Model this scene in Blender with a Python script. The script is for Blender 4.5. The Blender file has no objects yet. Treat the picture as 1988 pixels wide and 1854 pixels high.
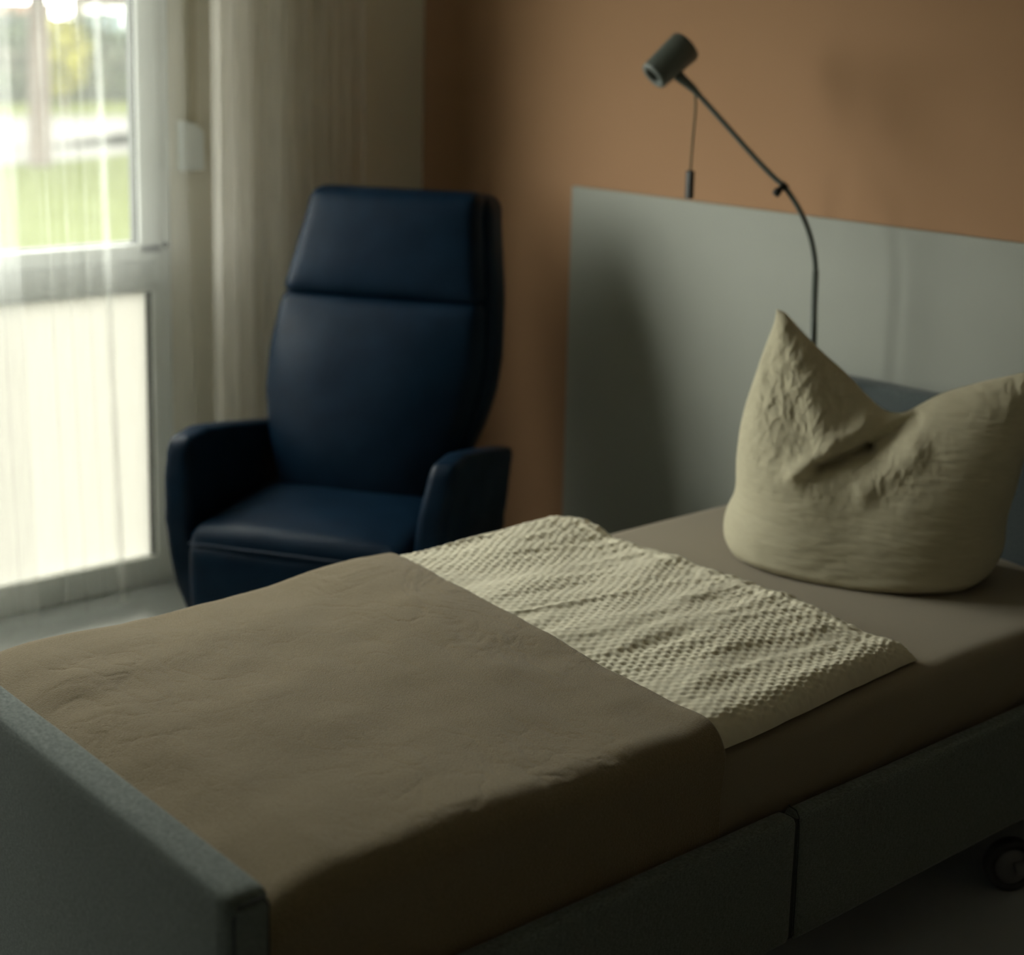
import bpy, bmesh, math, random
import numpy as np
from mathutils import Vector, Matrix

S = bpy.context.scene
COL = S.collection
R = math.radians
rng = random.Random(7)

# ------------------------------------------------------------------ camera
yaw, pitch, roll = .8652, .1888, .0221
fwd = Vector((-math.sin(yaw)*math.cos(pitch), math.cos(yaw)*math.cos(pitch), -math.sin(pitch)))
rgt = Vector((math.cos(yaw), math.sin(yaw), 0))
up = rgt.cross(fwd)
r2 = rgt*math.cos(roll) + up*math.sin(roll)
u2 = up*math.cos(roll) - rgt*math.sin(roll)
cd = bpy.data.cameras.new('camera')
cam = bpy.data.objects.new('camera', cd)
COL.objects.link(cam)
m = Matrix((r2, u2, -fwd)).transposed().to_4x4()
m.translation = Vector((4.0625, -3.1075, 1.6))
cam.matrix_world = m
cd.sensor_width = 36
cd.lens = 3156.6/1988*36
cd.shift_x = (994-979.5)/1988
cd.shift_y = (659.07-927)/1988
cd.dof.use_dof = True
cd.dof.focus_distance = 2.62
cd.dof.aperture_fstop = 2.2
cd.clip_end = 300
S.camera = cam

# ------------------------------------------------------------------ world, sun, exposure
w = bpy.data.worlds.new('overcast_sky')
S.world = w
w.use_nodes = True
bg = w.node_tree.nodes['Background']
bg.inputs['Color'].default_value = (1.0, .975, .925, 1)
bg.inputs['Strength'].default_value = 9.5
sd = bpy.data.lights.new('sun', 'SUN')
sd.energy = .6
sd.angle = R(8)
sd.color = (1, .95, .85)
sun = bpy.data.objects.new('sun', sd)
sun.rotation_euler = (R(0), R(38), R(20))      # from behind the building, lights only the garden
COL.objects.link(sun)
pd = bpy.data.lights.new('window_portal', 'AREA')
pd.shape = 'RECTANGLE'
pd.size, pd.size_y = 2.0, 2.3
pd.cycles.is_portal = True
po = bpy.data.objects.new('window_portal', pd)
po.location = (-.12, -1.86, 1.15)
po.rotation_euler = (R(90), 0, R(-90))
po.rotation_euler = Vector((-1, 0, 0)).to_track_quat('Z', 'Y').to_euler()
COL.objects.link(po)
S.view_settings.view_transform = 'Standard'
S.view_settings.look = 'None'
S.view_settings.gamma = 1
S.view_settings.use_curve_mapping = False
S.view_settings.exposure = 1.0


# ------------------------------------------------------------------ numpy noise
def _h(ix, iy, seed):
    v = (ix.astype(np.int64)*374761393 + iy.astype(np.int64)*668265263 + seed*1442695041) & 0xffffffff
    v = ((v ^ (v >> 13))*1274126177) & 0xffffffff
    v = v ^ (v >> 16)
    return (v & 0xffff)/65535.0


def vn(x, y, seed=0):
    x = np.asarray(x, float); y = np.asarray(y, float)
    ix = np.floor(x); iy = np.floor(y)
    fx = x-ix; fy = y-iy
    fx = fx*fx*fx*(fx*(fx*6-15)+10); fy = fy*fy*fy*(fy*(fy*6-15)+10)
    a = _h(ix, iy, seed); b = _h(ix+1, iy, seed); c = _h(ix, iy+1, seed); d = _h(ix+1, iy+1, seed)
    return (a*(1-fx)+b*fx)*(1-fy) + (c*(1-fx)+d*fx)*fy - .5


def fbm(x, y, seed=0, o=4):
    s = 0; a = 1.; f = 1.
    for k in range(o):
        s = s + a*vn(x*f, y*f, seed+k*17); a *= .5; f *= 2.03
    return s


def ridge(x, y, seed=0, sharp=6.):
    return np.exp(-(fbm(x, y, seed, 3)*sharp)**2)


# ------------------------------------------------------------------ materials
def mat(name):
    m = bpy.data.materials.new(name)
    m.use_nodes = True
    return m, m.node_tree.nodes, m.node_tree.links, m.node_tree.nodes['Principled BSDF']


def simple(name, col, rough=.6, metal=0, spec=.5):
    m, n, l, b = mat(name)
    b.inputs['Base Color'].default_value = (*col, 1)
    b.inputs['Roughness'].default_value = rough
    b.inputs['Metallic'].default_value = metal
    b.inputs['Specular IOR Level'].default_value = spec
    return m


def noise_mat(name, c1, c2, scale, rough=.8, bump=.0, bscale=None, dist=.001, stretch=(1, 1, 1), detail=4, sheen=0, spec=.3, lo=.35, hi=.65):
    m, n, l, b = mat(name)
    tc = n.new('ShaderNodeTexCoord'); mp = n.new('ShaderNodeMapping')
    mp.inputs['Scale'].default_value = stretch
    l.new(tc.outputs['Object'], mp.inputs['Vector'])
    nz = n.new('ShaderNodeTexNoise')
    nz.inputs['Scale'].default_value = scale; nz.inputs['Detail'].default_value = detail
    l.new(mp.outputs['Vector'], nz.inputs['Vector'])
    cr = n.new('ShaderNodeValToRGB')
    cr.color_ramp.elements[0].position = lo; cr.color_ramp.elements[1].position = hi
    cr.color_ramp.elements[0].color = (*c1, 1); cr.color_ramp.elements[1].color = (*c2, 1)
    l.new(nz.outputs['Fac'], cr.inputs['Fac'])
    l.new(cr.outputs['Color'], b.inputs['Base Color'])
    b.inputs['Roughness'].default_value = rough
    b.inputs['Specular IOR Level'].default_value = spec
    if sheen:
        b.inputs['Sheen Weight'].default_value = sheen
    if bump:
        n2 = n.new('ShaderNodeTexNoise')
        n2.inputs['Scale'].default_value = bscale or scale; n2.inputs['Detail'].default_value = detail
        l.new(mp.outputs['Vector'], n2.inputs['Vector'])
        bp = n.new('ShaderNodeBump')
        bp.inputs['Strength'].default_value = bump; bp.inputs['Distance'].default_value = dist
        l.new(n2.outputs['Fac'], bp.inputs['Height'])
        l.new(bp.outputs['Normal'], b.inputs['Normal'])
    return m


def weave_mat(name, c1, c2, c3):
    """melange upholstery: long and cross threads of three greys"""
    m, n, l, b = mat(name)
    tc = n.new('ShaderNodeTexCoord')
    outs = []
    for k, sc in enumerate([(900, 900, 150), (150, 150, 900)]):
        mp = n.new('ShaderNodeMapping'); mp.inputs['Scale'].default_value = sc
        l.new(tc.outputs['Object'], mp.inputs['Vector'])
        nz = n.new('ShaderNodeTexNoise'); nz.inputs['Scale'].default_value = 1; nz.inputs['Detail'].default_value = 3
        l.new(mp.outputs['Vector'], nz.inputs['Vector']); outs.append(nz)
    mx = n.new('ShaderNodeMath'); mx.operation = 'ADD'
    l.new(outs[0].outputs['Fac'], mx.inputs[0]); l.new(outs[1].outputs['Fac'], mx.inputs[1])
    mh = n.new('ShaderNodeMath'); mh.operation = 'MULTIPLY'; mh.inputs[1].default_value = .5
    l.new(mx.outputs[0], mh.inputs[0])
    cr = n.new('ShaderNodeValToRGB'); e = cr.color_ramp.elements
    e[0].position = .36; e[0].color = (*c1, 1); e[1].position = .64; e[1].color = (*c3, 1)
    q = e.new(.5); q.color = (*c2, 1)
    l.new(mh.outputs[0], cr.inputs['Fac']); l.new(cr.outputs['Color'], b.inputs['Base Color'])
    bp = n.new('ShaderNodeBump'); bp.inputs['Strength'].default_value = .5; bp.inputs['Distance'].default_value = .0012
    l.new(mh.outputs[0], bp.inputs['Height']); l.new(bp.outputs['Normal'], b.inputs['Normal'])
    b.inputs['Roughness'].default_value = .9; b.inputs['Specular IOR Level'].default_value = .2
    b.inputs['Sheen Weight'].default_value = .15
    return m


def sheer_mat(name, col, opacity):
    m, n, l, b = mat(name)
    out = n['Material Output']; n.remove(b)
    tr = n.new('ShaderNodeBsdfTransparent'); tl = n.new('ShaderNodeBsdfTranslucent'); df = n.new('ShaderNodeBsdfDiffuse')
    tl.inputs['Color'].default_value = (*col, 1); df.inputs['Color'].default_value = (*col, 1)
    a = n.new('ShaderNodeMixShader'); a.inputs['Fac'].default_value = .5
    l.new(tl.outputs[0], a.inputs[1]); l.new(df.outputs[0], a.inputs[2])
    # threads: a fine vertical weave modulates how open the cloth is
    tc = n.new('ShaderNodeTexCoord'); mp = n.new('ShaderNodeMapping'); mp.inputs['Scale'].default_value = (1, 260, 6)
    l.new(tc.outputs['Object'], mp.inputs['Vector'])
    nz = n.new('ShaderNodeTexNoise'); nz.inputs['Scale'].default_value = 1; nz.inputs['Detail'].default_value = 2
    l.new(mp.outputs['Vector'], nz.inputs['Vector'])
    mr = n.new('ShaderNodeMapRange'); mr.inputs['To Min'].default_value = max(0, opacity-.15); mr.inputs['To Max'].default_value = min(1, opacity+.15)
    l.new(nz.outputs['Fac'], mr.inputs['Value'])
    mx = n.new('ShaderNodeMixShader')
    l.new(mr.outputs['Result'], mx.inputs['Fac']); l.new(tr.outputs[0], mx.inputs[1]); l.new(a.outputs[0], mx.inputs[2])
    l.new(mx.outputs[0], out.inputs['Surface'])
    return m


def glass_mat(name):
    m, n, l, b = mat(name)
    out = n['Material Output']; n.remove(b)
    tr = n.new('ShaderNodeBsdfTransparent'); tr.inputs['Color'].default_value = (.95, .97, .95, 1)
    gl = n.new('ShaderNodeBsdfGlossy'); gl.inputs['Roughness'].default_value = .02
    lw = n.new('ShaderNodeLayerWeight'); lw.inputs['Blend'].default_value = .5
    pw = n.new('ShaderNodeMath'); pw.operation = 'POWER'; pw.inputs[1].default_value = 5
    l.new(lw.outputs['Facing'], pw.inputs[0])
    fr = n.new('ShaderNodeMath'); fr.operation = 'MULTIPLY_ADD'; fr.inputs[1].default_value = .95; fr.inputs[2].default_value = .035
    l.new(pw.outputs[0], fr.inputs[0])
    mx = n.new('ShaderNodeMixShader')
    l.new(fr.outputs[0], mx.inputs['Fac']); l.new(tr.outputs[0], mx.inputs[1]); l.new(gl.outputs[0], mx.inputs[2])
    l.new(mx.outputs[0], out.inputs['Surface'])
    return m


def frosted_mat(name):
    m, n, l, b = mat(name)
    out = n['Material Output']; n.remove(b)
    tl = n.new('ShaderNodeBsdfTranslucent'); tl.inputs['Color'].default_value = (.44, .44, .41, 1)
    df = n.new('ShaderNodeBsdfDiffuse'); df.inputs['Color'].default_value = (.85, .85, .8, 1)
    mx = n.new('ShaderNodeMixShader'); mx.inputs['Fac'].default_value = .15
    l.new(tl.outputs[0], mx.inputs[1]); l.new(df.outputs[0], mx.inputs[2])
    l.new(mx.outputs[0], out.inputs['Surface'])
    return m


M = {}
M['terracotta'] = noise_mat('terracotta_paint', (.375, .217, .118), (.387, .225, .123), 3, .85, .08, 220, .0006)
M['cream_wall'] = noise_mat('cream_paint', (.79, .75, .63), (.81, .77, .65), 3, .85, .08, 220, .0006)
M['ceiling'] = simple('ceiling_paint', (.82, .80, .75), .9)
M['dim_wall'] = noise_mat('sand_paint', (.64, .58, .47), (.66, .60, .48), 2, .9)
M['floor'] = noise_mat('floor_vinyl', (.41, .44, .445), (.44, .47, .475), 5, .14, .03, 60, .0003, spec=1.0)
M['panel'] = noise_mat('panel_laminate', (.315, .330, .288), (.328, .343, .299), 4, .55, spec=.4)
M['frame'] = simple('window_plastic', (.80, .83, .80), .35)
M['gasket'] = simple('rubber_gasket', (.020, .025, .022), .6)
M['glass'] = glass_mat('window_glass')
M['frosted'] = frosted_mat('frosted_glass')
M['sheer'] = sheer_mat('sheer_voile', (.92, .94, .90), .12)
M['sheer_dense'] = sheer_mat('sheer_voile_double', (.88, .90, .88), .16)
M['drape'] = sheer_mat('dense_voile', (.95, .93, .87), .55)
M['upholstery'] = weave_mat('grey_melange_cloth', (.078, .096, .088), (.138, .165, .152), (.208, .240, .222))
M['piping'] = simple('dark_piping', (.04, .05, .048), .9)
M['headcloth'] = weave_mat('blue_grey_cloth', (.05, .064, .066), (.08, .098, .10), (.115, .135, .135))
M['sheet'] = noise_mat('beige_jersey', (.262, .222, .158), (.285, .245, .176), 500, .95, .25, 900, .0006, sheen=.15, spec=.1)
M['blanket'] = noise_mat('taupe_fleece', (.208, .162, .090), (.250, .196, .113), 260, .95, .9, 400, .0026, sheen=.3, spec=.05, detail=3)
M['duvet'] = noise_mat('cream_seersucker', (.70, .655, .50), (.73, .69, .535), 40, .9, .2, 900, .0006, sheen=.1, spec=.1)
M['pillow'] = noise_mat('cream_crinkle', (.52, .48, .34), (.55, .51, .365), 40, .9, .35, 160, .002, (1, 1, 3.5), sheen=.1, spec=.1)
M['leather'] = noise_mat('navy_leather', (.0018, .0095, .0215), (.003, .0130, .0280), 12, .44, .25, 60, .002, spec=.09)
M['stitch'] = simple('navy_stitch', (.008, .02, .04), .8)
M['lampgrey'] = simple('lamp_grey', (.105, .122, .108), .42, .2)
M['lampface'] = simple('lamp_rim', (.17, .19, .18), .5)
M['black'] = simple('black_plastic', (.012, .014, .012), .5)
M['steel'] = simple('dark_steel', (.06, .06, .06), .5, .6)
M['tyre'] = simple('castor_tyre', (.03, .032, .036), .6)
M['hub'] = simple('castor_grey', (.16, .165, .18), .5)
M['strap'] = noise_mat('strap_webbing', (.55, .50, .38), (.62, .57, .44), 300, .9)
M['lawn'] = noise_mat('lawn', (.031, .036, .0115), (.037, .043, .015), 1.2, 1, 0, spec=0)
M['gravel'] = noise_mat('pale_path', (.066, .064, .060), (.076, .074, .070), 4, .9, spec=0)
M['bark'] = noise_mat('bark', (0.0427, 0.0334, 0.0286), (0.0618, 0.0499, 0.0427), 6, .9, .5, 20, .02, (1, 1, .3), spec=0)
M['leaf_grey'] = noise_mat('grey_green_leaf', (0.0072, 0.0105, 0.0057), (0.0143, 0.0192, 0.0105), 2, .9, spec=0)
M['leaf_yellow'] = noise_mat('yellow_leaf', (.105, .10, .015), (.16, .15, .03), 2, .9, spec=0)
M['hedge'] = noise_mat('hedge_leaf', (0.0134, 0.0207, 0.0103), (0.0268, 0.0355, 0.0193), 2, .9, spec=0)
M['render'] = simple('pale_render', (0.1158, 0.1026, 0.0891), .9, 0, 0)
M['roof_tile'] = noise_mat('clay_tiles', (0.1307, 0.0785, 0.0587), (0.1569, 0.0979, 0.0719), 3, .9)
M['pane_dark'] = simple('far_pane', (.1, .13, .14), .2)


# ------------------------------------------------------------------ object helpers
def tag(o, label=None, cat=None, group=None, kind=None):
    if label: o['label'] = label
    if cat: o['category'] = cat
    if group: o['group'] = group
    if kind: o['kind'] = kind
    return o


def empty(name, loc=(0, 0, 0), rz=0):
    o = bpy.data.objects.new(name, None)
    o.location = loc; o.rotation_euler = (0, 0, rz)
    o.empty_display_size = .1
    COL.objects.link(o)
    return o


def link(name, me, material, parent=None, smooth=True):
    o = bpy.data.objects.new(name, me)
    COL.objects.link(o)
    if material:
        me.materials.append(material)
    if parent:
        o.parent = parent
    if smooth:
        me.polygons.foreach_set('use_smooth', [True]*len(me.polygons))
    return o


def pydata(name, v, f):
    me = bpy.data.meshes.new(name)
    me.from_pydata([tuple(map(float, p)) for p in v], [], f)
    me.update()
    return me


def fix(me):
    bm = bmesh.new(); bm.from_mesh(me)
    bmesh.ops.remove_doubles(bm, verts=bm.verts, dist=1e-6)
    bmesh.ops.recalc_face_normals(bm, faces=bm.faces)
    bm.to_mesh(me); bm.free()
    return me


def boxes(name, bs, material, parent=None, bevel=0, seg=2, smooth=False):
    """one mesh of boxes given as (x0,y0,z0,x1,y1,z1)"""
    bm = bmesh.new()
    for b in bs:
        g = bmesh.ops.create_cube(bm, size=1)
        for v in g['verts']:
            v.co = Vector(((b[0]+b[3])/2+v.co.x*(b[3]-b[0]), (b[1]+b[4])/2+v.co.y*(b[4]-b[1]), (b[2]+b[5])/2+v.co.z*(b[5]-b[2])))
    if bevel:
        bmesh.ops.bevel(bm, geom=list(bm.edges), offset=bevel, segments=seg, profile=.5, affect='EDGES')
    me = bpy.data.meshes.new(name); bm.to_mesh(me); bm.free()
    o = link(name, me, material, parent, smooth)
    if smooth:
        md = o.modifiers.new('n', 'WEIGHTED_NORMAL'); md.keep_sharp = False
    return o


def tube_mesh(pts, rad, n=14, caps=True, name='tube'):
    """swept round tube; rad is a number or one per point"""
    P = [Vector(p) for p in pts]
    if not hasattr(rad, '__len__'):
        rad = [rad]*len(P)
    vs = []; fs = []
    ref = Vector((0, 0, 1))
    t0 = (P[1]-P[0]).normalized()
    if abs(t0.z) > .9: ref = Vector((0, 1, 0))
    nrm = (ref - t0*ref.dot(t0)).normalized()
    for i, p in enumerate(P):
        t = (P[min(i+1, len(P)-1)]-P[max(i-1, 0)]).normalized()
        nrm = (nrm - t*nrm.dot(t)).normalized()
        b = t.cross(nrm)
        for k in range(n):
            a = 2*math.pi*k/n
            vs.append(p + (nrm*math.cos(a)+b*math.sin(a))*rad[i])
    for i in range(len(P)-1):
        for k in range(n):
            k2 = (k+1) % n
            fs.append((i*n+k, i*n+k2, (i+1)*n+k2, (i+1)*n+k))
    if caps:
        fs.append(tuple(range(n-1, -1, -1))); fs.append(tuple((len(P)-1)*n+k for k in range(n)))
    return fix(pydata(name, vs, fs))


def spline(pts, k=8):
    P = [Vector(p) for p in pts]
    out = []
    for i in range(len(P)-1):
        a = P[max(i-1, 0)]; b = P[i]; c = P[i+1]; d = P[min(i+2, len(P)-1)]
        for j in range(k):
            t = j/k
            out.append(.5*((2*b)+(c-a)*t+(2*a-5*b+4*c-d)*t*t+(3*b-a-3*c+d)*t**3))
    out.append(P[-1])
    return out


def lathe(prof, axis_o, axis_d, n=40, name='lathe'):
    """profile [(radius, along)] turned about an axis"""
    o = Vector(axis_o); d = Vector(axis_d).normalized()
    a = d.orthogonal().normalized(); b = d.cross(a)
    vs = []; fs = []
    for r_, h in prof:
        for k in range(n):
            t = 2*math.pi*k/n
            vs.append(o+d*h+(a*math.cos(t)+b*math.sin(t))*max(r_, 1e-5))
    for i in range(len(prof)-1):
        for k in range(n):
            k2 = (k+1) % n
            fs.append((i*n+k, i*n+k2, (i+1)*n+k2, (i+1)*n+k))
    return fix(pydata(name, vs, fs))


def grid_mesh(X, Y, Z, name='grid', closed_with=None):
    """X,Y,Z arrays (n,m); closed_with = second (X,Y,Z) sheet joined along the rim"""
    n, m = X.shape
    idx = np.arange(n*m).reshape(n, m)
    f = np.stack([idx[:-1, :-1], idx[1:, :-1], idx[1:, 1:], idx[:-1, 1:]], -1).reshape(-1, 4)
    v = np.stack([X, Y, Z], -1).reshape(-1, 3)
    if closed_with is not None:
        v2 = np.stack(closed_with, -1).reshape(-1, 3)
        f2 = f[:, ::-1] + n*m
        v = np.concatenate([v, v2]); 
        rim = np.concatenate([idx[0, :], idx[1:, -1], idx[-1, -2::-1], idx[-2:0:-1, 0]])
        rn = np.roll(rim, -1)
        f3 = np.stack([rim, rn, rn+n*m, rim+n*m], -1)
        f = np.concatenate([f, f2, f3])
    me = bpy.data.meshes.new(name)
    me.vertices.add(len(v)); me.vertices.foreach_set('co', v.astype(np.float32).ravel())
    me.loops.add(f.size); me.loops.foreach_set('vertex_index', f.astype(np.int32).ravel())
    me.polygons.add(len(f)); me.polygons.foreach_set('loop_start', np.arange(0, f.size, 4, dtype=np.int32))
    me.polygons.foreach_set('loop_total', np.full(len(f), 4, np.int32))
    me.update(calc_edges=True); me.validate()
    return fix(me) if closed_with is not None else me


def round_box(nx, ny, nz, h, r, warp, name='cushion', pw=1.0):
    """subdivided box with half sizes h and edge radius r, every vertex sent through warp(x,y,z)"""
    seen = {}; vs = []; fs = []
    N = (nx, ny, nz)

    def vid(i, j, k):
        key = (i, j, k)
        if key not in seen:
            q = [2*a/b-1 for a, b in zip(key, N)]
            # crowd the samples toward the edges so that the radius is well resolved
            q = [math.copysign(1-(1-abs(t))**1.6, t) for t in q]
            p = Vector([q[a]*h[a] for a in range(3)])
            inner = Vector([max(-(h[a]-r), min(h[a]-r, p[a])) for a in range(3)])
            d = p-inner
            if d.length > 1e-9:
                p = inner + d.normalized()*r
            seen[key] = len(vs); vs.append(warp(p))
        return seen[key]
    for a in range(3):
        b, c = (a+1) % 3, (a+2) % 3
        for side in (0, N[a]):
            for i in range(N[b]):
                for j in range(N[c]):
                    q = []
                    for (di, dj) in ((0, 0), (1, 0), (1, 1), (0, 1)):
                        t = [0, 0, 0]; t[a] = side; t[b] = i+di; t[c] = j+dj
                        q.append(vid(*t))
                    if side == 0: q.reverse()
                    fs.append(q)
    return fix(pydata(name, vs, fs))


# ================================================================== ROOM SHELL
YF, XR, ZC = -6.2, 6.2, 2.6
fl = boxes('floor', [(-.10, YF, -.12, XR, 0.2, 0)], M['floor']); tag(fl, kind='structure')
cl = boxes('ceiling', [(-.30, YF, ZC, XR, .2, ZC+.15)], M['ceiling']); tag(cl, kind='structure')
wh = boxes('wall_back', [(0.0, 0, 0, XR, .2, ZC)], M['terracotta']); tag(wh, kind='structure')
WY0, WY1, WZ1 = -2.83, -.885, 2.28
wl = boxes('wall_left', [(-.09, WY1, 0, 0, .2, ZC), (-.09, YF, 0, 0, WY0, ZC), (-.09, WY0, WZ1, 0, WY1, ZC)], M['cream_wall'])
tag(wl, kind='structure')
wr = boxes('wall_right', [(XR, YF, 0, XR+.15, .2, ZC)], M['dim_wall']); tag(wr, kind='structure')
wf = boxes('wall_front', [(-.3, YF-.15, 0, XR, YF, ZC)], M['dim_wall']); tag(wf, kind='structure')

# window: fixed frosted light below, clear light above, repeated to the left
win = empty('window_1', (0, WY1, 0)); tag(win, kind='structure')


def wbox(name, bs, material, bevel=0, **k):
    o = boxes(name, bs, material, None, bevel, **k)
    o.parent = win; o.matrix_parent_inverse = Matrix.Translation((0, -WY1, 0))
    return o


bays = [(-.885, -1.93), (-1.93, -2.83), ][:2]
fr = []
fr += [(-.045, WY0, 0, 0, WY1, .052), (-.045, WY0, WZ1-.06, 0, WY1, WZ1), (-.045, WY0, .873, -.002, WY1, .975)]
for a, b in bays:
    fr += [(-.045, a-.052, .0, .001, a, WZ1), (-.045, b, .0, .001, b+.052, WZ1)]
wbox('window_frame', fr, M['frame'], .006)
for a, b in bays:
    # upper sash: proud of the frame, glazing bead and dark gasket
    y1, y0 = a-.052, b+.052
    T = .052
    wbox('sash', [(-.024, y1-T+.0, .962, .014, y1+.014, WZ1-.05), (-.024, y0-.014, .962, .014, y0+T, WZ1-.05),
                  (-.024, y0-.014, .945, .014, y1+.014, .995), (-.024, y0-.014, WZ1-.10, .014, y1+.014, WZ1-.045)], M['frame'], .006)
    wbox('gasket', [(-.026, y1-T-.008, .995, .004, y1-T, WZ1-.10), (-.026, y0+T, .995, .004, y0+T+.010, WZ1-.10),
                    (-.026, y0+T, .993, .002, y1-T, 1.001)], M['gasket'])
    wbox('pane', [(-.020, y0+T, .99, -.015, y1-T, WZ1-.09)], M['glass'])
    wbox('gasket', [(-.03, y1-.020, .085, -.004, y1-.008, .862), (-.03, y0+.008, .085, -.004, y0+.020, .862)], M['gasket'])
    wbox('glazing_bead', [(-.05, y1-.010, .05, .004, y1+.002, .88), (-.05, y0-.002, .05, .004, y0+.010, .88),
                          (-.05, y0, .05, .006, y1, .086), (-.05, y0, .857, .004, y1, .88)], M['frame'], .003)
    wbox('frosted_pane', [(-.03, y0+.008, .08, -.022, y1-.008, .865)], M['frosted'])
cap = lathe([(0, .004), (.008, .004), (.009, 0)], (.001, -.905, .985), (1, 0, 0), 16, 'screw_cap')
o = link('screw_cap', cap, M['gasket']); o.parent = win; o.matrix_parent_inverse = Matrix.Translation((0, -WY1, 0))

# roller shutter strap winder on the wall beside the window
sw = empty('strap_winder', (0, -.825, 1.19))
tag(sw, 'white rounded shutter strap winder on the wall right of the window', 'strap winder')
prof = [(-.037, 0), (.037, 0), (.037, .105), (.028, .122), (.008, .134), (-.014, .140), (-.037, .142)]
vs = []; fs = []
n_ = len(prof)
for x in (0.0, .030):
    for (y, z) in prof:
        vs.append((x, y*(1 if x == 0 else .93), z*(1 if x == 0 else .97)+(0 if x == 0 else .002)))
fs.append(tuple(range(n_))); fs.append(tuple(range(2*n_-1, n_-1, -1)))
for i in range(n_):
    j = (i+1) % n_; fs.append((i, j, j+n_, i+n_))
me = fix(pydata('winder_cover', vs, fs))
o = link('winder_cover', me, M['frame'], sw, False)
md = o.modifiers.new('b', 'BEVEL'); md.width = .005; md.segments = 3
boxes('strap', [(.008, -.001, .135, .0105, .022, 1.38)], M['strap'], sw)

# ================================================================== WALL PANEL behind the bed
wp = boxes('wall_panel', [(.713, -.019, .12, 3.35, -.0005, 1.172)], M['panel'], None, .0015)
tag(wp, 'long pale grey-green panel mounted on the terracotta wall behind the bed', 'wall panel')

# ================================================================== BED
BX0, BX1 = 1.515, 2.56
bed = empty('bed', ((BX0+BX1)/2, -1.13, 0))
tag(bed, 'low care bed upholstered in dark grey cloth with castors', 'bed')
OFF = Vector((-(BX0+BX1)/2, 1.13, 0))


def bpart(o):
    o.parent = bed
    o.matrix_parent_inverse = Matrix.Translation(OFF)
    return o


def upholstered(name, x0, y0, z0, x1, y1, z1, r, material, seed, puff=.0015):
    h = ((x1-x0)/2, (y1-y0)/2, (z1-z0)/2); c = Vector(((x0+x1)/2, (y0+y1)/2, (z0+z1)/2))

    def wq(p):
        q = p.copy()
        L = max(h)
        t = float(vn(p.x*5+seed, p.y*5+p.z*6+seed*3, seed))*puff*2
        k = h.index(min(h))
        q[k] += math.copysign(t+puff*.5, p[k]) if abs(p[k]) > h[k]*.5 else 0
        return q+c
    return link(name, round_box(*[max(8, min(60, int(v/.02))) for v in h], h, r, wq, name), material)


bpart(upholstered('footboard', BX0, -2.225, .10, BX1-.006, -2.165, .602, .014, M['upholstery'], 3))
# end panel of the footboard: a separate cloth strip with a seam round it
ep = bpart(boxes('footboard_end', [(BX1-.008, -2.219, .12, BX1+.001, -2.171, .592)], M['upholstery'], None, .006, 3, True))
pts = [(BX1-.002, -2.218, .12), (BX1-.002, -2.218, .580), (BX1-.002, -2.212, .592), (BX1-.002, -2.178, .594), (BX1-.002, -2.172, .584), (BX1-.002, -2.172, .12)]
bpart(link('seam_piping', tube_mesh(pts, .0022, 8), M['piping']))
for side, (a, b) in enumerate(((2.524, 2.560), (BX0, BX0+.036))):
    bpart(upholstered('side_rail', a, -2.160, .168, b, -1.197, .388, .012, M['upholstery'], 5+side))
    bpart(upholstered('side_rail', a, -1.193, .168, b, -.045, .388, .012, M['upholstery'], 7+side))
bpart(boxes('rail_joint', [(2.532, -1.205, .175, 2.5565, -1.185, .380)], M['piping']))
# stitched flap at the joint, seen as a short dark seam on the top
bpart(link('seam_piping', tube_mesh([(2.527, -1.180, .3885), (2.546, -1.184, .389), (2.556, -1.189, .383), (2.5605, -1.1925, .36), (2.5605, -1.1925, .18)], .0011, 8), M['piping']))


# headboard: rounded top corners
def headwarp(p):
    q = p.copy()
    if p.z > 0:
        q.z -= .03*max(0, (abs(p.x)/.52))**6
    q.z += 0.004*math.sin(p.x*3)
    return q+Vector(((BX0+BX1)/2, -.066, .485))


bpart(link('headboard', round_box(44, 8, 30, (.5225, .034, .335), .022, headwarp, 'headboard'), M['headcloth']))
# chassis below
bpart(boxes('chassis', [(1.60, -2.05, .17, 1.65, -.12, .21), (2.42, -2.05, .17, 2.47, -.12, .21), (1.62, -.62, .17, 2.45, -.57, .21), (1.62, -1.75, .17, 2.45, -1.70, .21)], M['steel'], None, .004))
bpart(boxes('slatted_base', [(1.57, -2.14, .24, 2.50, -.11, .33)], M['steel'], None, .004))
for cx_, cy_ in ((2.518, -.492), (1.60, -.492), (2.518, -1.78), (1.60, -1.78)):
    ca, sa_ = (.82, -.57) if cx_ > 2 else (1., 0.)
    A3 = Vector((ca, sa_, 0)); P3 = Vector((-sa_, ca, 0)); Cc = Vector((cx_, cy_, .052))
    w_ = bpart(link('castor', lathe([(.032, -.012), (.047, -.013), (.052, -.009), (.052, .009), (.047, .013), (.036, .013), (.036, .010)], Cc, A3, 44), M['tyre']))
    hb = link('wheel_hub', lathe([(0, .017), (.012, .017), (.032, .014), (.036, .009), (.036, -.013), (0, -.014)], Cc, A3, 36), M['hub'])
    hb.parent = w_
    fk = tube_mesh(spline([Cc+A3*.020, Cc+A3*.022+P3*.026+Vector((0, 0, .008)), Cc+A3*.018+P3*.040+Vector((0, 0, .040)), Cc+A3*.004+P3*.034+Vector((0, 0, .078)), Cc+P3*.028+Vector((0, 0, .122))], 6), [.012]*12+[.012]*13, 14)
    f_ = link('castor_fork', fk, M['hub']); f_.parent = w_

# ================================================================== MATTRESS in fitted sheet
MX0, MX1, MY0, MY1, MZ0, MZ1 = 1.575, 2.505, -2.150, -.115, .335, .510


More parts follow.
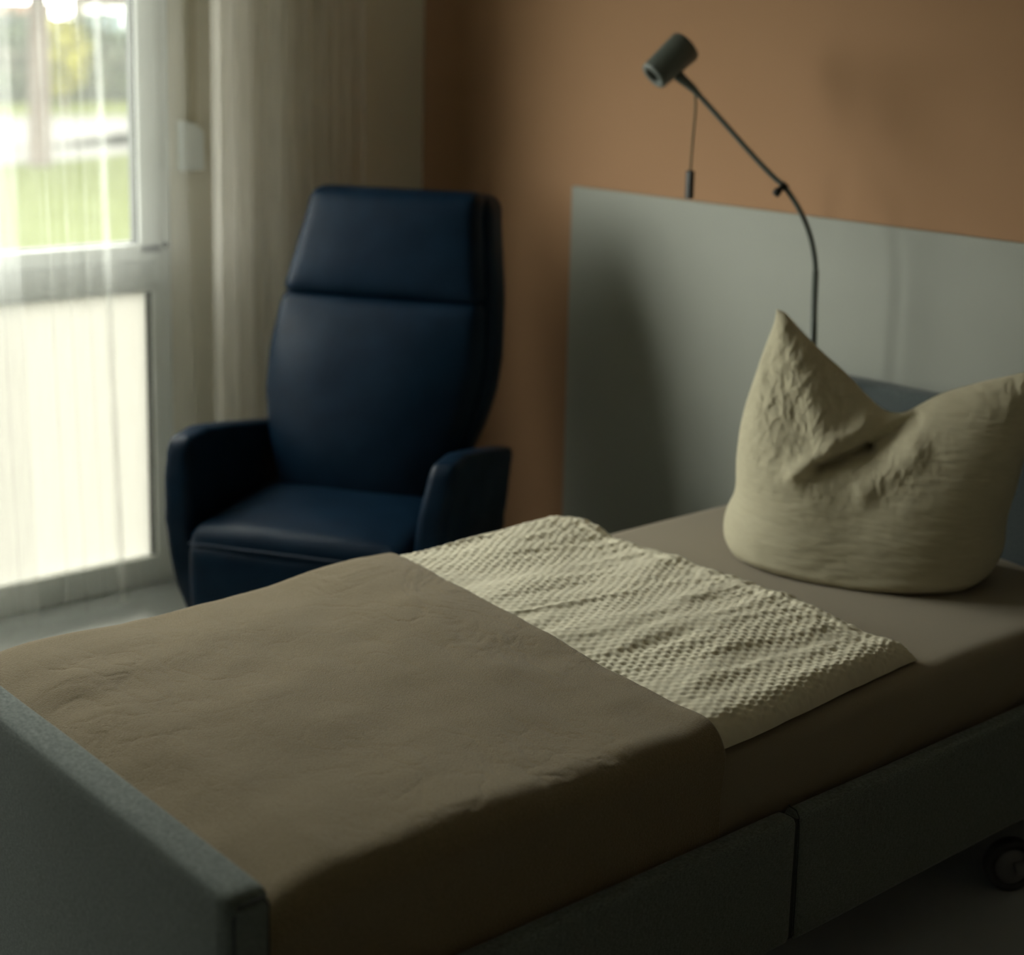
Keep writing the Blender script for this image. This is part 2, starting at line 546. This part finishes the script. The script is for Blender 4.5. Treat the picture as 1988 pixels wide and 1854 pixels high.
def mwarp(p):
    q = p + Vector(((MX0+MX1)/2, (MY0+MY1)/2, (MZ0+MZ1)/2))
    if p.z > .05:
        q.z += .006*(1-(p.x/.47)**2) + .002*float(vn(q.x*6, q.y*6, 3))
        q.z -= .014*max(0, (q.y+.75)/.6)**2 * max(0, (q.x-2.2)/.3)
    # drag folds of the sheet down the side
    if p.x > .40:
        t = max(0., min(1., (q.z-MZ0)/(MZ1-MZ0)))
        s = q.y*1.0 - (q.z-.42)*1.9
        a = .0055*float(ridge(np.array(s*16.), np.array(q.y*2.), 11, 5.))*(1-t)
        a += .004*float(vn(s*9., q.y*1.5, 23))
        q.x += a*(1 if q.y > -1.3 else .4)
        q.x += .006*math.exp(-((q.z-.43)/.06)**2)
    return q


mt = link('mattress', round_box(30, 130, 26, ((MX1-MX0)/2, (MY1-MY0)/2, (MZ1-MZ0)/2), .030, mwarp, 'mattress'), M['sheet'])
tag(mt, 'mattress in a smooth beige fitted sheet on the grey bed', 'mattress')


# ================================================================== DUVET
def lumps(x, y):
    return .012*fbm(x*3.1+3, y*2.3, 41, 3) + .007*fbm(x*8, y*5, 42, 2)


def duvet_top(x, y):
    """height of the duvet surface without its rim"""
    h = .560 + .8*lumps(x, y)
    h = h + .006*np.exp(-((y+1.30)/.25)**2)*np.exp(-((x-1.62)/.22)**2)
    h = h - .004*np.clip((x-2.2)/.3, 0, 1)
    return h


def dimples(x, y):
    """staggered rows of pits between puckered ridges"""
    wx = x + .005*vn(x*22, y*22, 61) + .003*vn(x*60, y*60, 62)
    wy = y + .005*vn(x*22+9, y*22, 63) + .003*vn(x*60, y*60+5, 64)
    p, q = .0180, .0150
    row = wy/q
    i0 = np.floor(row)
    best = np.full(np.shape(x), 9.)
    for di in (0, 1):
        i = i0+di
        cx = wx/p + .5*(i % 2)
        dx = (cx-np.round(cx))*p; dy = (row-i)*q
        best = np.minimum(best, np.sqrt((dx/.0054)**2+(dy/.0050)**2))
    return -np.exp(-best**2.6)


nv, nu = 420, 430
v = np.concatenate([np.linspace(-2.08, -1.42, 61)[:-1], np.linspace(-1.42, -.78, nv-60)])
u = np.linspace(0, 1, nu)
U, V = np.meshgrid(u, v, indexing='ij')
x0 = 1.555 + .0*V
x1 = 2.505 - .036*np.clip((V+1.25)/.45, 0, 1) + .004*fbm(V*9, V*0+4, 77, 3)
XX = x0 + (x1-x0)*U
# head edge is wavy
edge = .016*fbm(XX*5, XX*0+2, 71, 3) + .012*vn(XX*14, XX*0, 72)
tv = np.clip((V+1.30)/.52, 0, 1)
YY = V + edge*tv**3
YY = YY - .10*np.clip((1.66-XX)/.12, 0, 1)**1.5*tv**2         # far corner turned in
YY = YY + .004*np.clip((XX-2.36)/.12, 0, 1)*tv**2              # near corner pulled out
du = np.minimum(XX-x0, (x1-XX))
dv = np.minimum(v[-1]-V, V-v[0])
Rr = .046
e1_ = np.clip(du/Rr, 0, 1); e2_ = np.clip(dv/.034, 0, 1)
prof_ = np.sqrt(np.clip(1-(1-e1_)**2, 0, 1))*np.sqrt(np.clip(1-(1-e2_)**2, 0, 1))
zb = .5175
fine = (V > -1.44)
folds = .006*ridge(XX*7+.6*YY, YY*1.3, 81, 4.2) + .004*ridge(XX*13-1.5*YY, YY*2.6+2, 83, 4)
flat = np.clip(1.5*ridge(XX*4, YY*1.2, 91, 3.5)-.7, 0, 1)
dm = dimples(XX + .022*(1-np.clip((x1-XX)/Rr, 0, 1))**2, YY)*(1-.75*flat)
H = duvet_top(XX, YY) - zb
H = H*(1-.42*np.exp(-((XX-x1)/.13)**2-((V-v[-1])/.10)**2))
head = np.clip((V+1.42)/.15, 0, 1)
crk = .0035*ridge(XX*26, YY*14, 85, 4)*np.clip((V+.98)/.15, 0, 1)
Ztop = zb + prof_*(H + folds*head + crk) + dm*.0028*np.clip(prof_*1.3, 0, 1)*fine + .0008
# cloth seam welt along the head hem
Ztop += .004*np.exp(-((dv-.050)/.006)**2)*tv**3*np.clip(du/.03, 0, 1)
Ztop = np.maximum(Ztop, zb-.0005+.0008)
sideN = (1-np.clip((x1-XX)/Rr, 0, 1))**1.5
XX = XX + sideN*dm*.0035*np.clip((x1-XX)/.004, 0, 1)
Zbot = np.full_like(Ztop, zb-.001)
me = grid_mesh(XX, YY, Ztop, 'duvet', (XX, YY, Zbot))
dv_o = link('duvet', me, M['duvet'])
tag(dv_o, 'cream seersucker duvet with dimpled cotton cover lying flat on the mattress', 'duvet')

# ================================================================== BLANKET over the duvet
yb = np.linspace(-2.150, -1.285, 330)
# arc across the bed: left drop, top, right drop
zl, zr = .40, .335
sL = .15; top = 2.520-1.545; sR = .215
sa = np.concatenate([np.linspace(0, sL, 34)[:-1], np.linspace(sL, sL+top, 330)[:-1], np.linspace(sL+top, sL+top+sR, 70)])
Sg, Yg = np.meshgrid(sa, yb, indexing='ij')


def cross(s):
    """unrounded cross-section"""
    x = np.where(s < sL, 1.545, np.where(s > sL+top, 2.520, 1.545+(s-sL)))
    dz = np.where(s < sL, -(sL-s), np.where(s > sL+top, -(s-sL-top), 0))
    return x, dz


# round the two corners by averaging the section over a window
Xg = 0; Dg = 0; K = 15
for k in range(K):
    o_ = (k-(K-1)/2)/((K-1)/2)*.050
    a, b = cross(np.clip(Sg+o_, 0, sL+top+sR))
    Xg = Xg + a/K; Dg = Dg + b/K
topz = duvet_top(Xg, Yg) + .011
foot = np.clip((-2.02-Yg)/.13, 0, 1)
topz = topz - .028*foot**1.5
topz = topz + .008*np.exp(-((Yg+1.40)/.12)**2)*np.exp(-((Xg-1.72)/.25)**2)
Zg = topz + Dg
# soft waves, fleece creases
wv = .0060*fbm(Xg*4.5+.5*Yg, Yg*6, 101, 3)
cr_ = -.0010*ridge(Xg*9+2.2*fbm(Xg*5, Yg*5, 103), Yg*13, 105, 9.)*np.clip(.5+2*vn(Xg*4, Yg*4, 107), 0, 1)
cr_ += -.0011*ridge(Xg*16, Yg*22+3*vn(Xg*6, Yg*6, 108), 109, 9.)*np.clip(.4+2.4*vn(Xg*3.3, Yg*5, 111), 0, 1)
onTop = np.clip(1+Dg/.05, 0, 1)
Zg = Zg + (wv+cr_)*onTop
side = np.clip((-Dg-.02)/.12, 0, 1)
sgn = np.where(Xg > 2.0, 1, -1)
Xg = Xg + sgn*side*(.003*fbm(Yg*9, Sg*3, 121, 2)) - np.clip(Xg-2.519, 0, 1)
Xg = Xg + sgn*(.004*np.exp(-((-Dg-.05)/.04)**2))
# front hem is nearly straight, drifting a little toward the foot on the near side
tE = np.clip((Yg+1.60)/.315, 0, 1)
Yg = Yg + tE**2*(.022 - .070*(Xg-1.55) + .006*vn(Xg*5, Xg*0, 131))
Yg = Yg - tE**2*.004*np.clip((-Dg-.01)/.1, 0, 1)*(Xg > 2)
# rolled hem
Zg = Zg - .010*np.clip((tE-.965)/.035, 0, 1)**2
Xi = Xg.copy(); Yi = Yg.copy(); Zi = Zg.copy()
# inner sheet offset along normals
dU = np.stack([np.gradient(Xg, axis=0), np.gradient(Yg, axis=0), np.gradient(Zg, axis=0)], -1)
dV = np.stack([np.gradient(Xg, axis=1), np.gradient(Yg, axis=1), np.gradient(Zg, axis=1)], -1)
Nn = np.cross(dU, dV); Nn /= np.linalg.norm(Nn, axis=-1, keepdims=True)
Th = .006
me = grid_mesh(Xg, Yg, Zg, 'blanket', (Xg-Nn[..., 0]*Th, Yg-Nn[..., 1]*Th, Zg-Nn[..., 2]*Th))
bl = link('blanket', me, M['blanket'])
tag(bl, 'taupe fleece blanket spread over the foot half of the bed', 'blanket')


# ================================================================== PILLOW
def resample(P, n):
    P = np.array(P, float)
    # catmull-rom, then even spacing
    out = []
    for i in range(len(P)-1):
        a = P[max(i-1, 0)]; b = P[i]; c = P[i+1]; d = P[min(i+2, len(P)-1)]
        for t in np.linspace(0, 1, 12, endpoint=False):
            out.append(.5*((2*b)+(c-a)*t+(2*a-5*b+4*c-d)*t*t+(3*b-a-3*c+d)*t**3))
    out.append(P[-1]); out = np.array(out)
    L = np.concatenate([[0], np.cumsum(np.linalg.norm(np.diff(out, axis=0), axis=1))]); L /= L[-1]
    tt = np.linspace(0, 1, n)
    return np.stack([np.interp(tt, L, out[:, 0]), np.interp(tt, L, out[:, 1])], -1)


NU, NV = 300, 280
Lc = resample([(-.300, .0), (-.325, .025), (-.328, .06), (-.312, .112), (-.316, .182), (-.311, .272), (-.286, .386), (-.265, .465), (-.262, .498)], NV)
Rc = resample([(.225, .0), (.248, .05), (.250, .113), (.264, .188), (.276, .274), (.280, .35), (.288, .418)], NV)
Tc = resample([(-.262, .498), (-.240, .490), (-.216, .468), (-.162, .421), (-.103, .377), (-.056, .335), (-.020, .309), (.006, .303), (.030, .308), (.061, .329), (.101, .355), (.17, .383), (.229, .403), (.268, .416), (.288, .418)], NU)
Bc = resample([(-.300, 0), (-.15, -.004), (0, -.006), (.12, -.004), (.225, 0)], NU)
u = np.linspace(0, 1, NU)[:, None]; v = np.linspace(0, 1, NV)[None, :]
A_ = np.zeros((NU, NV)); B_ = np.zeros((NU, NV))
for k, Q in ((0, A_), (1, B_)):
    Q[:] = ((1-v)*Bc[:, k][:, None] + v*Tc[:, k][:, None] + (1-u)*Lc[:, k][None, :] + u*Rc[:, k][None, :]
            - ((1-u)*(1-v)*Bc[0, k] + u*(1-v)*Bc[-1, k] + (1-u)*v*Tc[0, k] + u*v*Tc[-1, k]))
Uu = u+0*v; Vv = v+0*u


def seg_dist(ax, ay, bx, by):
    px, py = A_-ax, B_-ay; dx, dy = bx-ax, by-ay
    t = np.clip((px*dx+py*dy)/(dx*dx+dy*dy), 0, 1)
    return np.hypot(px-t*dx, py-t*dy), t


def sig(x): return 1/(1+np.exp(-x))


prU = np.clip(1-np.abs(2*Uu-1)**2.8, 0, 1)**.55
low = np.sqrt(np.clip(1-(1-np.clip(Vv/.10, 0, 1))**2, 0, 1))
topf = np.clip(1-Vv, 0, 1)
depth = .19*(1-.45*Vv**1.3)*np.clip(1-Vv**2.6, 0, 1)**.62
Df = prU*low*depth
# chop: the inner slopes of both ears fall away, a rolled fold crosses to the left, dark crease under it
d1, t1 = seg_dist(-.165, .190, -.045, .285)
Df += .020*np.exp(-(d1/.020)**2)*prU
d2, t2 = seg_dist(-.115, .200, -.035, .235)
Df -= .042*np.exp(-(d2/.011)**2)
d3, t3 = seg_dist(-.035, .235, .050, .300)
Df -= .030*np.exp(-(d3/.013)**2)
d4, t4 = seg_dist(-.02, .175, .06, .25)
Df += .018*np.exp(-(d4/.030)**2)
d5, t5 = seg_dist(-.235, .46, -.115, .27)
Df += .014*np.exp(-(d5/.030)**2)
# small tuck on the left flank where the flange of the cover shows
d6, t6 = seg_dist(-.30, .115, -.215, .055)
d7, t7 = seg_dist(-.215, .055, -.215, -.05)
Df += .0015*sig((-.215-A_)/.006)*np.exp(-np.clip(B_-.06, 0, 1)/.01)
# crumples: strong in the ears and round the chop, fine level pleats in the body
earL = np.exp(-((A_+.24)/.12)**2-((B_-.36)/.16)**2)
chop = np.exp(-((A_+.02)/.12)**2-((B_-.24)/.09)**2)
earR = np.exp(-((A_-.26)/.07)**2-((B_-.38)/.06)**2)
am = np.clip(earL+chop*.55+earR*.7, 0, 1)
Df += am*prU**.5*(.0065*fbm(A_*58+B_*16, B_*34, 201, 4) + .0040*ridge(A_*34-B_*10, B_*20, 203, 4))
ang = np.arctan2(B_-.215, A_+.01); rad_ = np.hypot(A_+.01, B_-.215)
Df += .0010*ridge(ang*2.6+1.5*vn(A_*20, B_*20, 205), rad_*14, 206, 3)*np.exp(-((rad_-.055)/.035)**2)
body = np.clip(1-am, 0, 1)*np.clip(prU*1.4, 0, 1)
Df += body*(.0022*vn(A_*16, B_*120+2*fbm(A_*8, B_*8, 207), 209) + .0010*vn(A_*40, B_*200, 210) + .0022*fbm(A_*7, B_*22, 211, 3))
Df = np.clip(Df, -.01, .3)*np.where((Uu > 0) & (Uu < 1) & (Vv < 1), 1, 0)
Db = .15*np.clip(1-np.abs(2*Uu-1)**2.6, 0, 1)**.6*low*np.clip(1-Vv**2.4, 0, 1)**.7*(1-.5*Vv)
Db += am*0.003*fbm(A_*20, B_*20, 221, 3)*prU
e1 = np.array([.883, .469, 0]); nn = np.array([.469, -.883, 0]); e2 = np.array([-.093, .175, .98])
O = np.array([2.10, -.40, .535])
base = O + A_[..., None]*e1 + B_[..., None]*e2
F = base + Df[..., None]*nn
Bk = base - Db[..., None]*nn
# the belly sags and rests on the mattress
sag = .030
F[..., 2] -= sag*np.exp(-(Vv/.22)**2)*np.clip(Df/.10, 0, 1)
Bk[..., 2] -= sag*np.exp(-(Vv/.22)**2)*np.clip(Db/.10, 0, 1)
for Q in (F, Bk):
    Q[..., 2] = np.maximum(Q[..., 2], .5165)
    Q[..., 1] = np.minimum(Q[..., 1], -.125)
me = grid_mesh(F[..., 0], F[..., 1], F[..., 2], 'pillow', (Bk[..., 0], Bk[..., 1], Bk[..., 2]))
pl = link('pillow', me, M['pillow'])
tag(pl, 'plump cream pillow with a chopped top standing against the headboard', 'pillow')

# ================================================================== READING LAMP
lamp = empty('reading_lamp', (1.712, -.16, .51))
tag(lamp, 'dark grey gooseneck reading lamp with cylinder head rising behind the pillow', 'lamp')
LO = Vector((-1.712, .16, -.51))


def lpart(o, par=None):
    o.parent = par or lamp
    if par is None:
        o.matrix_parent_inverse = Matrix.Translation(LO)
    return o


arm = spline([(1.712, -.16, .5196), (1.711, -.16, .70), (1.710, -.16, .871), (1.7065, -.162, .98), (1.7041, -.165, 1.076), (1.6953, -.17, 1.1289), (1.6804, -.178, 1.1753), (1.6569, -.19, 1.2211), (1.6276, -.20, 1.258), (1.6008, -.21, 1.2798), (1.5527, -.23, 1.3267), (1.5039, -.25, 1.3775), (1.4546, -.27, 1.4286), (1.4135, -.29, 1.4722)], 7)
lpart(link('arm', tube_mesh(arm, .0061, 14), M['lampgrey']))
lpart(link('lower_pole', tube_mesh([(1.712, -.16, .5196), (1.705, -.1645, 1.070)], .0072, 14), M['lampgrey']))
lpart(link('clamp_foot', lathe([(0, 0), (.022, 0), (.022, .006), (.010, .012), (.009, .03), (0, .03)], (1.712, -.16, .5195), (0, 0, 1), 28), M['black']))
ax = Vector((-.024, -.080, -.071)).normalized()
hc = Vector((1.391, -.292, 1.572))      # rear cap centre
Lh = .112
sock = [(1.4300, -.282, 1.455), (1.4135, -.290, 1.4722), (1.398, -.298, 1.486), (1.385, -.306, 1.498), (1.374, -.312, 1.510)]
lpart(link('socket', tube_mesh(spline(sock, 5), list(np.interp(np.linspace(0, 1, 21), [0, .3, .7, 1], [.0060, .0095, .0125, .0160])), 18), M['lampgrey']))
lpart(link('lamp_shade', lathe([(0, 0), (.032, 0), (.0385, .003), (.0405, .009), (.0395, .03), (.0355, Lh-.004), (.034, Lh), (.022, Lh+.001), (.0205, Lh-.003), (.017, Lh-.028), (.0, Lh-.030)], hc, ax, 56), M['lampgrey']))
lpart(link('shade_rim', lathe([(.0205, Lh+.0008), (.0215, Lh+.0025), (.033, Lh+.0025), (.035, Lh-.001)], hc, ax, 56), M['lampface']))
lpart(link('lens', lathe([(0, Lh-.022), (.014, Lh-.021), (.017, Lh-.026)], hc, ax, 32), M['black']))
kn = lpart(link('knob', lathe([(0, 0), (.005, 0), (.0055, .012), (.0095, .016), (.0095, .028), (.007, .031), (0, .031)], (1.6290, -.204, 1.262), Vector((-.25, -.45, -.62)), 24), M['black']))
lpart(link('collar', lathe([(.006, -.009), (.009, -.008), (.009, .008), (.006, .009)], (1.6276, -.20, 1.258), Vector((-.75, -.15, .62)), 20), M['black']))
cord = spline([(1.4150, -.285, 1.462), (1.4185, -.285, 1.448), (1.420, -.285, 1.4211), (1.4160, -.285, 1.3548), (1.4125, -.285, 1.278)], 8)
lpart(link('switch_cord', tube_mesh(cord, .0027, 10), simple('cord_brown', (.10, .085, .04), .7)))
lpart(boxes('cord_switch', [(1.4035, -.293, 1.214, 1.4205, -.277, 1.281)], M['black'], None, .003, 3, True))

# ================================================================== ARMCHAIR
CA = R(32.3)
ch = empty('armchair', (.687, -.716, 0), CA)
tag(ch, 'navy blue leather high-backed recliner armchair in the corner by the curtains', 'armchair')


def lerp(a, xs, ys): return float(np.interp(a, xs, ys))


# backrest surface frame: local x across, y back, z up; height t along the reclined plane
def backplane(z):
    return -.03 + (z-.42)*(.247/.748)


def half_width(z):
    return lerp(z, [.30, .42, .55, .65, .75, .90, 1.0, 1.10, 1.17], [.20, .220, .272, .296, .300, .284, .266, .248, .240])


def cushion(name, z0, z1, depth, bulge, seed, cx=-.005, top_tuck=.01):
    hz = (z1-z0)/2; cz = (z0+z1)/2

    def wf_(p):
        z = cz+p.z
        hw = half_width(z)
        xx = p.x/.30
        x = cx + xx*hw + .010*(z-.5)
        yb = backplane(z)
        tz = p.z/hz
        f = (1-abs(xx)**2.6)*(1-abs(tz)**3.0)
        y = yb + .035 + p.y
        if p.y < 0:
            y -= bulge*f
            y -= .003*float(fbm(x*9+seed, z*9, seed, 2))*f
        return Vector((x, y, z+.012*(-xx*0)))
    return link(name, round_box(30, 8, 24, (.30, depth/2, hz), .034, wf_, name), M['leather'], ch)


lumbar = cushion('backrest', .30, .901, .10, .058, 301)
headr = cushion('headrest', .889, 1.172, .105, .022, 311)


# shell behind the cushions: wraps the sides
def shell(p):
    z = .62+p.z
    xx = p.x/.33
    hw = half_width(z)+lerp(z, [.3, .6, .9, 1.17], [.0, .008, .010, .010])
    y = backplane(z)+.100+p.y
    y += -.020*(abs(xx)**4) if p.y < 0 else .0
    z2 = z - (.012*abs(xx)**6 if p.z > .4 else 0)
    return Vector((-.0+.008+xx*hw+.010*(z-.5), y, z2))


link('back_shell', round_box(30, 10, 40, (.33, .058, .545), .040, shell, 'back_shell'), M['leather'], ch)


# seat cushion with a waterfall front
def seatw(p):
    x, y, z = p.x, -.22+p.y, .335+p.z
    f = (1-(p.x/.29)**4)*(1-abs(p.y/.25)**3)
    if p.z > 0:
        z += .030*f
        z += .0025*float(fbm(x*8, y*8, 321, 2))
    if p.y < -.1:
        y += .012*(p.x/.28)**2
    return Vector((x+.012, y, z))


link('seat', round_box(30, 26, 8, (.283, .245, .065), .040, seatw, 'seat'), M['leather'], ch)


def footw(p):
    x, y, z = p.x, -.405+p.y, .215+p.z
    f = (1-(p.x/.29)**4)*(1-abs(p.z/.16)**4)
    if p.y < 0: y -= .018*f
    x *= 1-.05*max(0, (.28-z)/.25)
    return Vector((x+.012, y, z))


link('footrest', round_box(30, 8, 20, (.278, .055, .150), .030, footw, 'footrest'), M['leather'], ch)
link('seat_seam', tube_mesh([(-.262, -.452, .362), (-.20, -.463, .366), (0, -.470, .369), (.20, -.463, .366), (.288, -.452, .362)], .0025, 8), M['stitch'], ch)


# arms: slab whose side profile swells, splayed outward toward the top
def make_arm(s):
    NA, NB = 30, 26

    def w_(p):
        # p.y along depth in [-1,1], p.z height in [-1,1], p.x thickness
        tz = (p.z+.30)/.60
        z_lo = .075
        yy = p.y/.27
        front = lerp(tz, [0, .12, .35, .6, .8, .95, 1], [-.320, -.355, -.405, -.425, -.415, -.390, -.375])
        back = lerp(tz, [0, .5, 1], [.10, .13, .16]) - (.05 if s > 0 else 0)
        y = front + (yy+1)/2*(back-front)
        ztop = .598 + .0*yy
        ztop = lerp(yy, [-1, -.6, 0, 1], [.602, .606, .580, .530])
        z = z_lo + tz*(ztop-z_lo)
        off = lerp(z, [.07, .20, .34, .45, .60], [.300, .315, .325, .330, .345]) + (.006*(z/.6)**2 if s > 0 else -.008)
        thick = lerp(z, [.07, .25, .45, .58], [.70, 1.0, 1.0, .85])*lerp(yy, [-1, -.4, 1], [.90, 1.0, .85])
        x = off*s + (.010) + p.x*thick
        x += .0035*float(ridge(np.array(z*11.+s), np.array(y*5.), 331, 4.))*s*(1 if p.x*s > 0 or yy < -.8 else .4)
        return Vector((x, y, z))
    o = link('armrest', round_box(8, NA, NB, (.042, .27, .30), .024, w_, 'armrest'), M['leather'], ch)
    return o


aL = make_arm(-1); aR = make_arm(1)
aL.location.y += 0
link('recline_button', lathe([(0, .004), (.009, .003), (.010, 0)], (-.288, -.262, .46), (1, 0, .15), 16), simple('button_metal', (.3, .32, .34), .3, .8), aL)
link('base_ring', lathe([(.0, .0), (.26, 0), (.27, .008), (.26, .02), (.05, .03), (.04, .08), (0, .08)], (0, -.08, 0), (0, 0, 1), 48), M['steel'], ch)


# ================================================================== CURTAINS
def curtain(name, y0, y1, x, z0, z1, path, material, lean=0.0, nz=30):
    P = np.array(path(y0, y1), float)      # (n,2) x,y
    zs = np.linspace(z0, z1, nz)
    n = len(P)
    X = np.zeros((n, nz)); Y = np.zeros((n, nz)); Z = np.zeros((n, nz))
    for j, z in enumerate(zs):
        t = (z-z0)/(z1-z0)
        flare = 1+.35*(1-t)
        X[:, j] = x + P[:, 0]*flare + .004*vn(P[:, 1]*6, z*2+P[:, 1]*0, 401)
        Y[:, j] = P[:, 1] + lean*(1-t)
        Z[:, j] = z
    return link(name, grid_mesh(X, Y, Z, name), material)


def pleats(period, amp, seed, ramp=1.0):
    rr = random.Random(seed)

    def f(y0, y1):
        pts = []; y = y0
        while y < y1:
            p = period*rr.uniform(.7, 1.35); a = amp*rr.uniform(.75, 1.15)*(ramp+(1-ramp)*(y-y0)/(y1-y0)); sk = rr.uniform(-.25, .25)*p
            for k in range(14):
                t = k/14
                pts.append((a*math.sin(2*math.pi*t), y+p*t+sk*math.sin(4*math.pi*t)*.5))
            y += p
        return pts
    return f


def flat_with_folds(folds):
    """nearly flat cloth with a narrow overlapping fold at each given y"""
    def f(y0, y1):
        pts = []
        ys = list(np.arange(y0, y1, .012))
        for a in ys:
            if any(abs(a-c) < .014 for c in folds): continue
            pts.append((a, [(.012*math.sin(a*9)+.006*math.sin(a*31), a)]))
        for c in folds:
            b = .012*math.sin(c*9)
            pts.append((c, [(b-.002, c-.010), (b+.003, c-.002), (b+.007, c+.003), (b+.009, c+.001), (b+.011, c-.003), (b+.013, c-.001), (b+.012, c+.005), (b+.006, c+.012)]))
        pts.sort(key=lambda q: q[0])
        return [p for _, g in pts for p in g]
    return f


c1 = curtain('sheer_curtain', -1.72, -.90, .10, .012, 2.52, flat_with_folds([-1.46, -1.335, -1.285, -1.232, -1.175, -1.172]), M['sheer'], lean=.055)
tag(c1, 'thin white sheer curtain hanging over the clear window pane', 'curtain')
c2 = curtain('sheer_curtain', -2.95, -1.455, .175, .012, 2.52, pleats(.13, .018, 5), M['sheer_dense'], lean=.05)
tag(c2, 'second white sheer curtain overlapping at the far left edge of the window', 'curtain')
c3 = curtain('gathered_curtain', -.835, -.37, .145, .012, 2.52, pleats(.050, .052, 11, .40), M['drape'])
tag(c3, 'gathered beige curtain in tight pleats between the window and the room corner', 'curtain')
ct = boxes('curtain_track', [(.06, -3.1, 2.525, .35, -.10, 2.598)], M['frame'])
tag(ct, 'white ceiling track above the curtains', 'curtain track')

# ================================================================== OUTSIDE
GZ = -.15
lawn = boxes('lawn', [(-60, -40, GZ-.1, -.101, 60, GZ)], M['lawn']); tag(lawn, kind='structure')


def strip(name, pts, wdt, label):
    P = spline([Vector((*p, GZ+.01)) for p in pts], 8)
    vs = []; fs = []
    for i, p in enumerate(P):
        t = (P[min(i+1, len(P)-1)]-P[max(i-1, 0)]).normalized(); n_ = Vector((-t.y, t.x, 0))
        vs += [p+n_*wdt/2, p-n_*wdt/2, p+n_*wdt/2-Vector((0, 0, .06)), p-n_*wdt/2-Vector((0, 0, .06))]
    for i in range(len(P)-1):
        a = i*4
        fs += [(a, a+1, a+5, a+4), (a, a+4, a+6, a+2), (a+1, a+3, a+7, a+5)]
    return tag(link(name, fix(pydata(name, vs, fs)), M['gravel']), kind='structure')


strip('trim_1', [(-24, -20), (-21.5, 0), (-20.7, 8.3), (-19.5, 14), (-17, 40)], 7.5, '')
strip('trim_2', [(-15.6, -8), (-15.6, 2), (-15.7, 5.2), (-17.0, 7.4), (-19.0, 9.5)], 1.5, '')


def foliage(name, c, rad, n, size, material, seed, parent=None, squash=1.0):
    rr = random.Random(seed); vs = []; fs = []
    for i in range(n):
        d = Vector((rr.gauss(0, 1), rr.gauss(0, 1), rr.gauss(0, 1))).normalized()
        r_ = rr.uniform(.45, 1)**.6
        lump = 1+.25*math.sin(d.x*5+seed)*math.cos(d.z*4+seed*2)
        p = Vector(c)+Vector((d.x*rad[0], d.y*rad[1], d.z*rad[2]*squash))*r_*lump
        a = Vector((rr.gauss(0, 1), rr.gauss(0, 1), rr.gauss(0, .6))).normalized(); b = a.orthogonal().normalized()
        s = size*rr.uniform(.6, 1.3)
        k = len(vs)
        vs += [p-a*s, p+b*s*.5, p+a*s, p-b*s*.5]; fs.append((k, k+1, k+2, k+3))
    return link(name, pydata(name, vs, fs), material, parent, False)


def tree(x, y, h, tr, crown_r, crown_z, leafmat, seed, label, n=2600, group=None, branches=5):
    t = empty('tree', (x, y, GZ)); tag(t, label, 'tree', group)
    rr = random.Random(seed)
    link('trunk', tube_mesh(spline([(0, 0, -.1), (.04, .02, h*.4), (-.05, .03, h*.8)], 8), list(np.linspace(tr, tr*.6, 17)), 12), M['bark'], t)
    foliage('crown', (0, 0, crown_z), crown_r, n, .17, leafmat, seed, t)
    return t


tree(-14.6, 5.35, 5.5, .14, (2.2, 2.3, 1.6), 3.9, M['leaf_grey'], 3, 'slim tree with a pinkish trunk standing on the lawn by the path')
tree(-25.8, 10.95, 2.2, .05, (.42, .45, .68), 1.05, M['leaf_yellow'], 4, 'small yellow-green tree beyond the path', n=1500)
tree(-33, 19.5, 7, .2, (3, 3, 3), 4.2, M['leaf_grey'], 6, 'tall tree beside the pale house at the right edge of the pane')
tree(-33, 9.5, 7, .2, (3.2, 3.6, 2.6), 4.6, M['leaf_grey'], 8, 'broad tree rising left of the yellow tree behind the hedge')
for k, (tx, ty, th_) in enumerate([(-54, -30+11.5*q, (19, 20, 18.5)[q % 3]) for q in range(9)]):  # tall row added to cut the low sky light entering the room
    t = empty('tree', (tx, ty, GZ)); tag(t, 'tall dense tree in the row added on the far side of the park to block low sky light', 'tree', 'sky-blocking trees added far behind the hedge')
    link('trunk', tube_mesh([(0, 0, -.1), (.1, 0, 4), (0, .1, 8)], [.35, .3, .2], 10), M['bark'], t)
    foliage('crown', (0, 0, th_*.55), (3.8, 4.4, th_*.44), 6500, .78, M['leaf_grey'], 50+k, t)
hd = foliage('hedge', (-29.5, 12, .55), (1.2, 9.5, 1.05), 9000, .14, M['hedge'], 12)
tag(hd, 'long grey-green hedge along the far side of the path', 'hedge')


def house(name, x, y, w_, d, h, label):
    t = empty(name, (x, y, GZ), R(-25)); tag(t, label, 'house')
    boxes('wall', [(-d/2, -w_/2, 0, d/2, w_/2, h)], M['render'], t)
    boxes('roof', [(-d/2-.4, -w_/2-.4, h, d/2+.4, w_/2+.4, h+.35)], M['roof_tile'], t)
    for k in range(3):
        yy = -w_/2+w_*(k+.5)/3
        f = boxes('window', [(d/2, yy-.6, .9, d/2+.05, yy+.6, 2.1)], M['frame'], t)
        boxes('pane', [(d/2+.05, yy-.5, 1.0, d/2+.06, yy+.5, 2.0)], M['pane_dark'], f)
    return t


house('house', -44, 23.2, 6, 5, 2.55, 'pale house with a clay roof at the right edge of the window view')
house('house', -46, 18.9, 1.5, 2, 1.9, 'tiny pale garden hut glimpsed between the trees left of the bigger house')
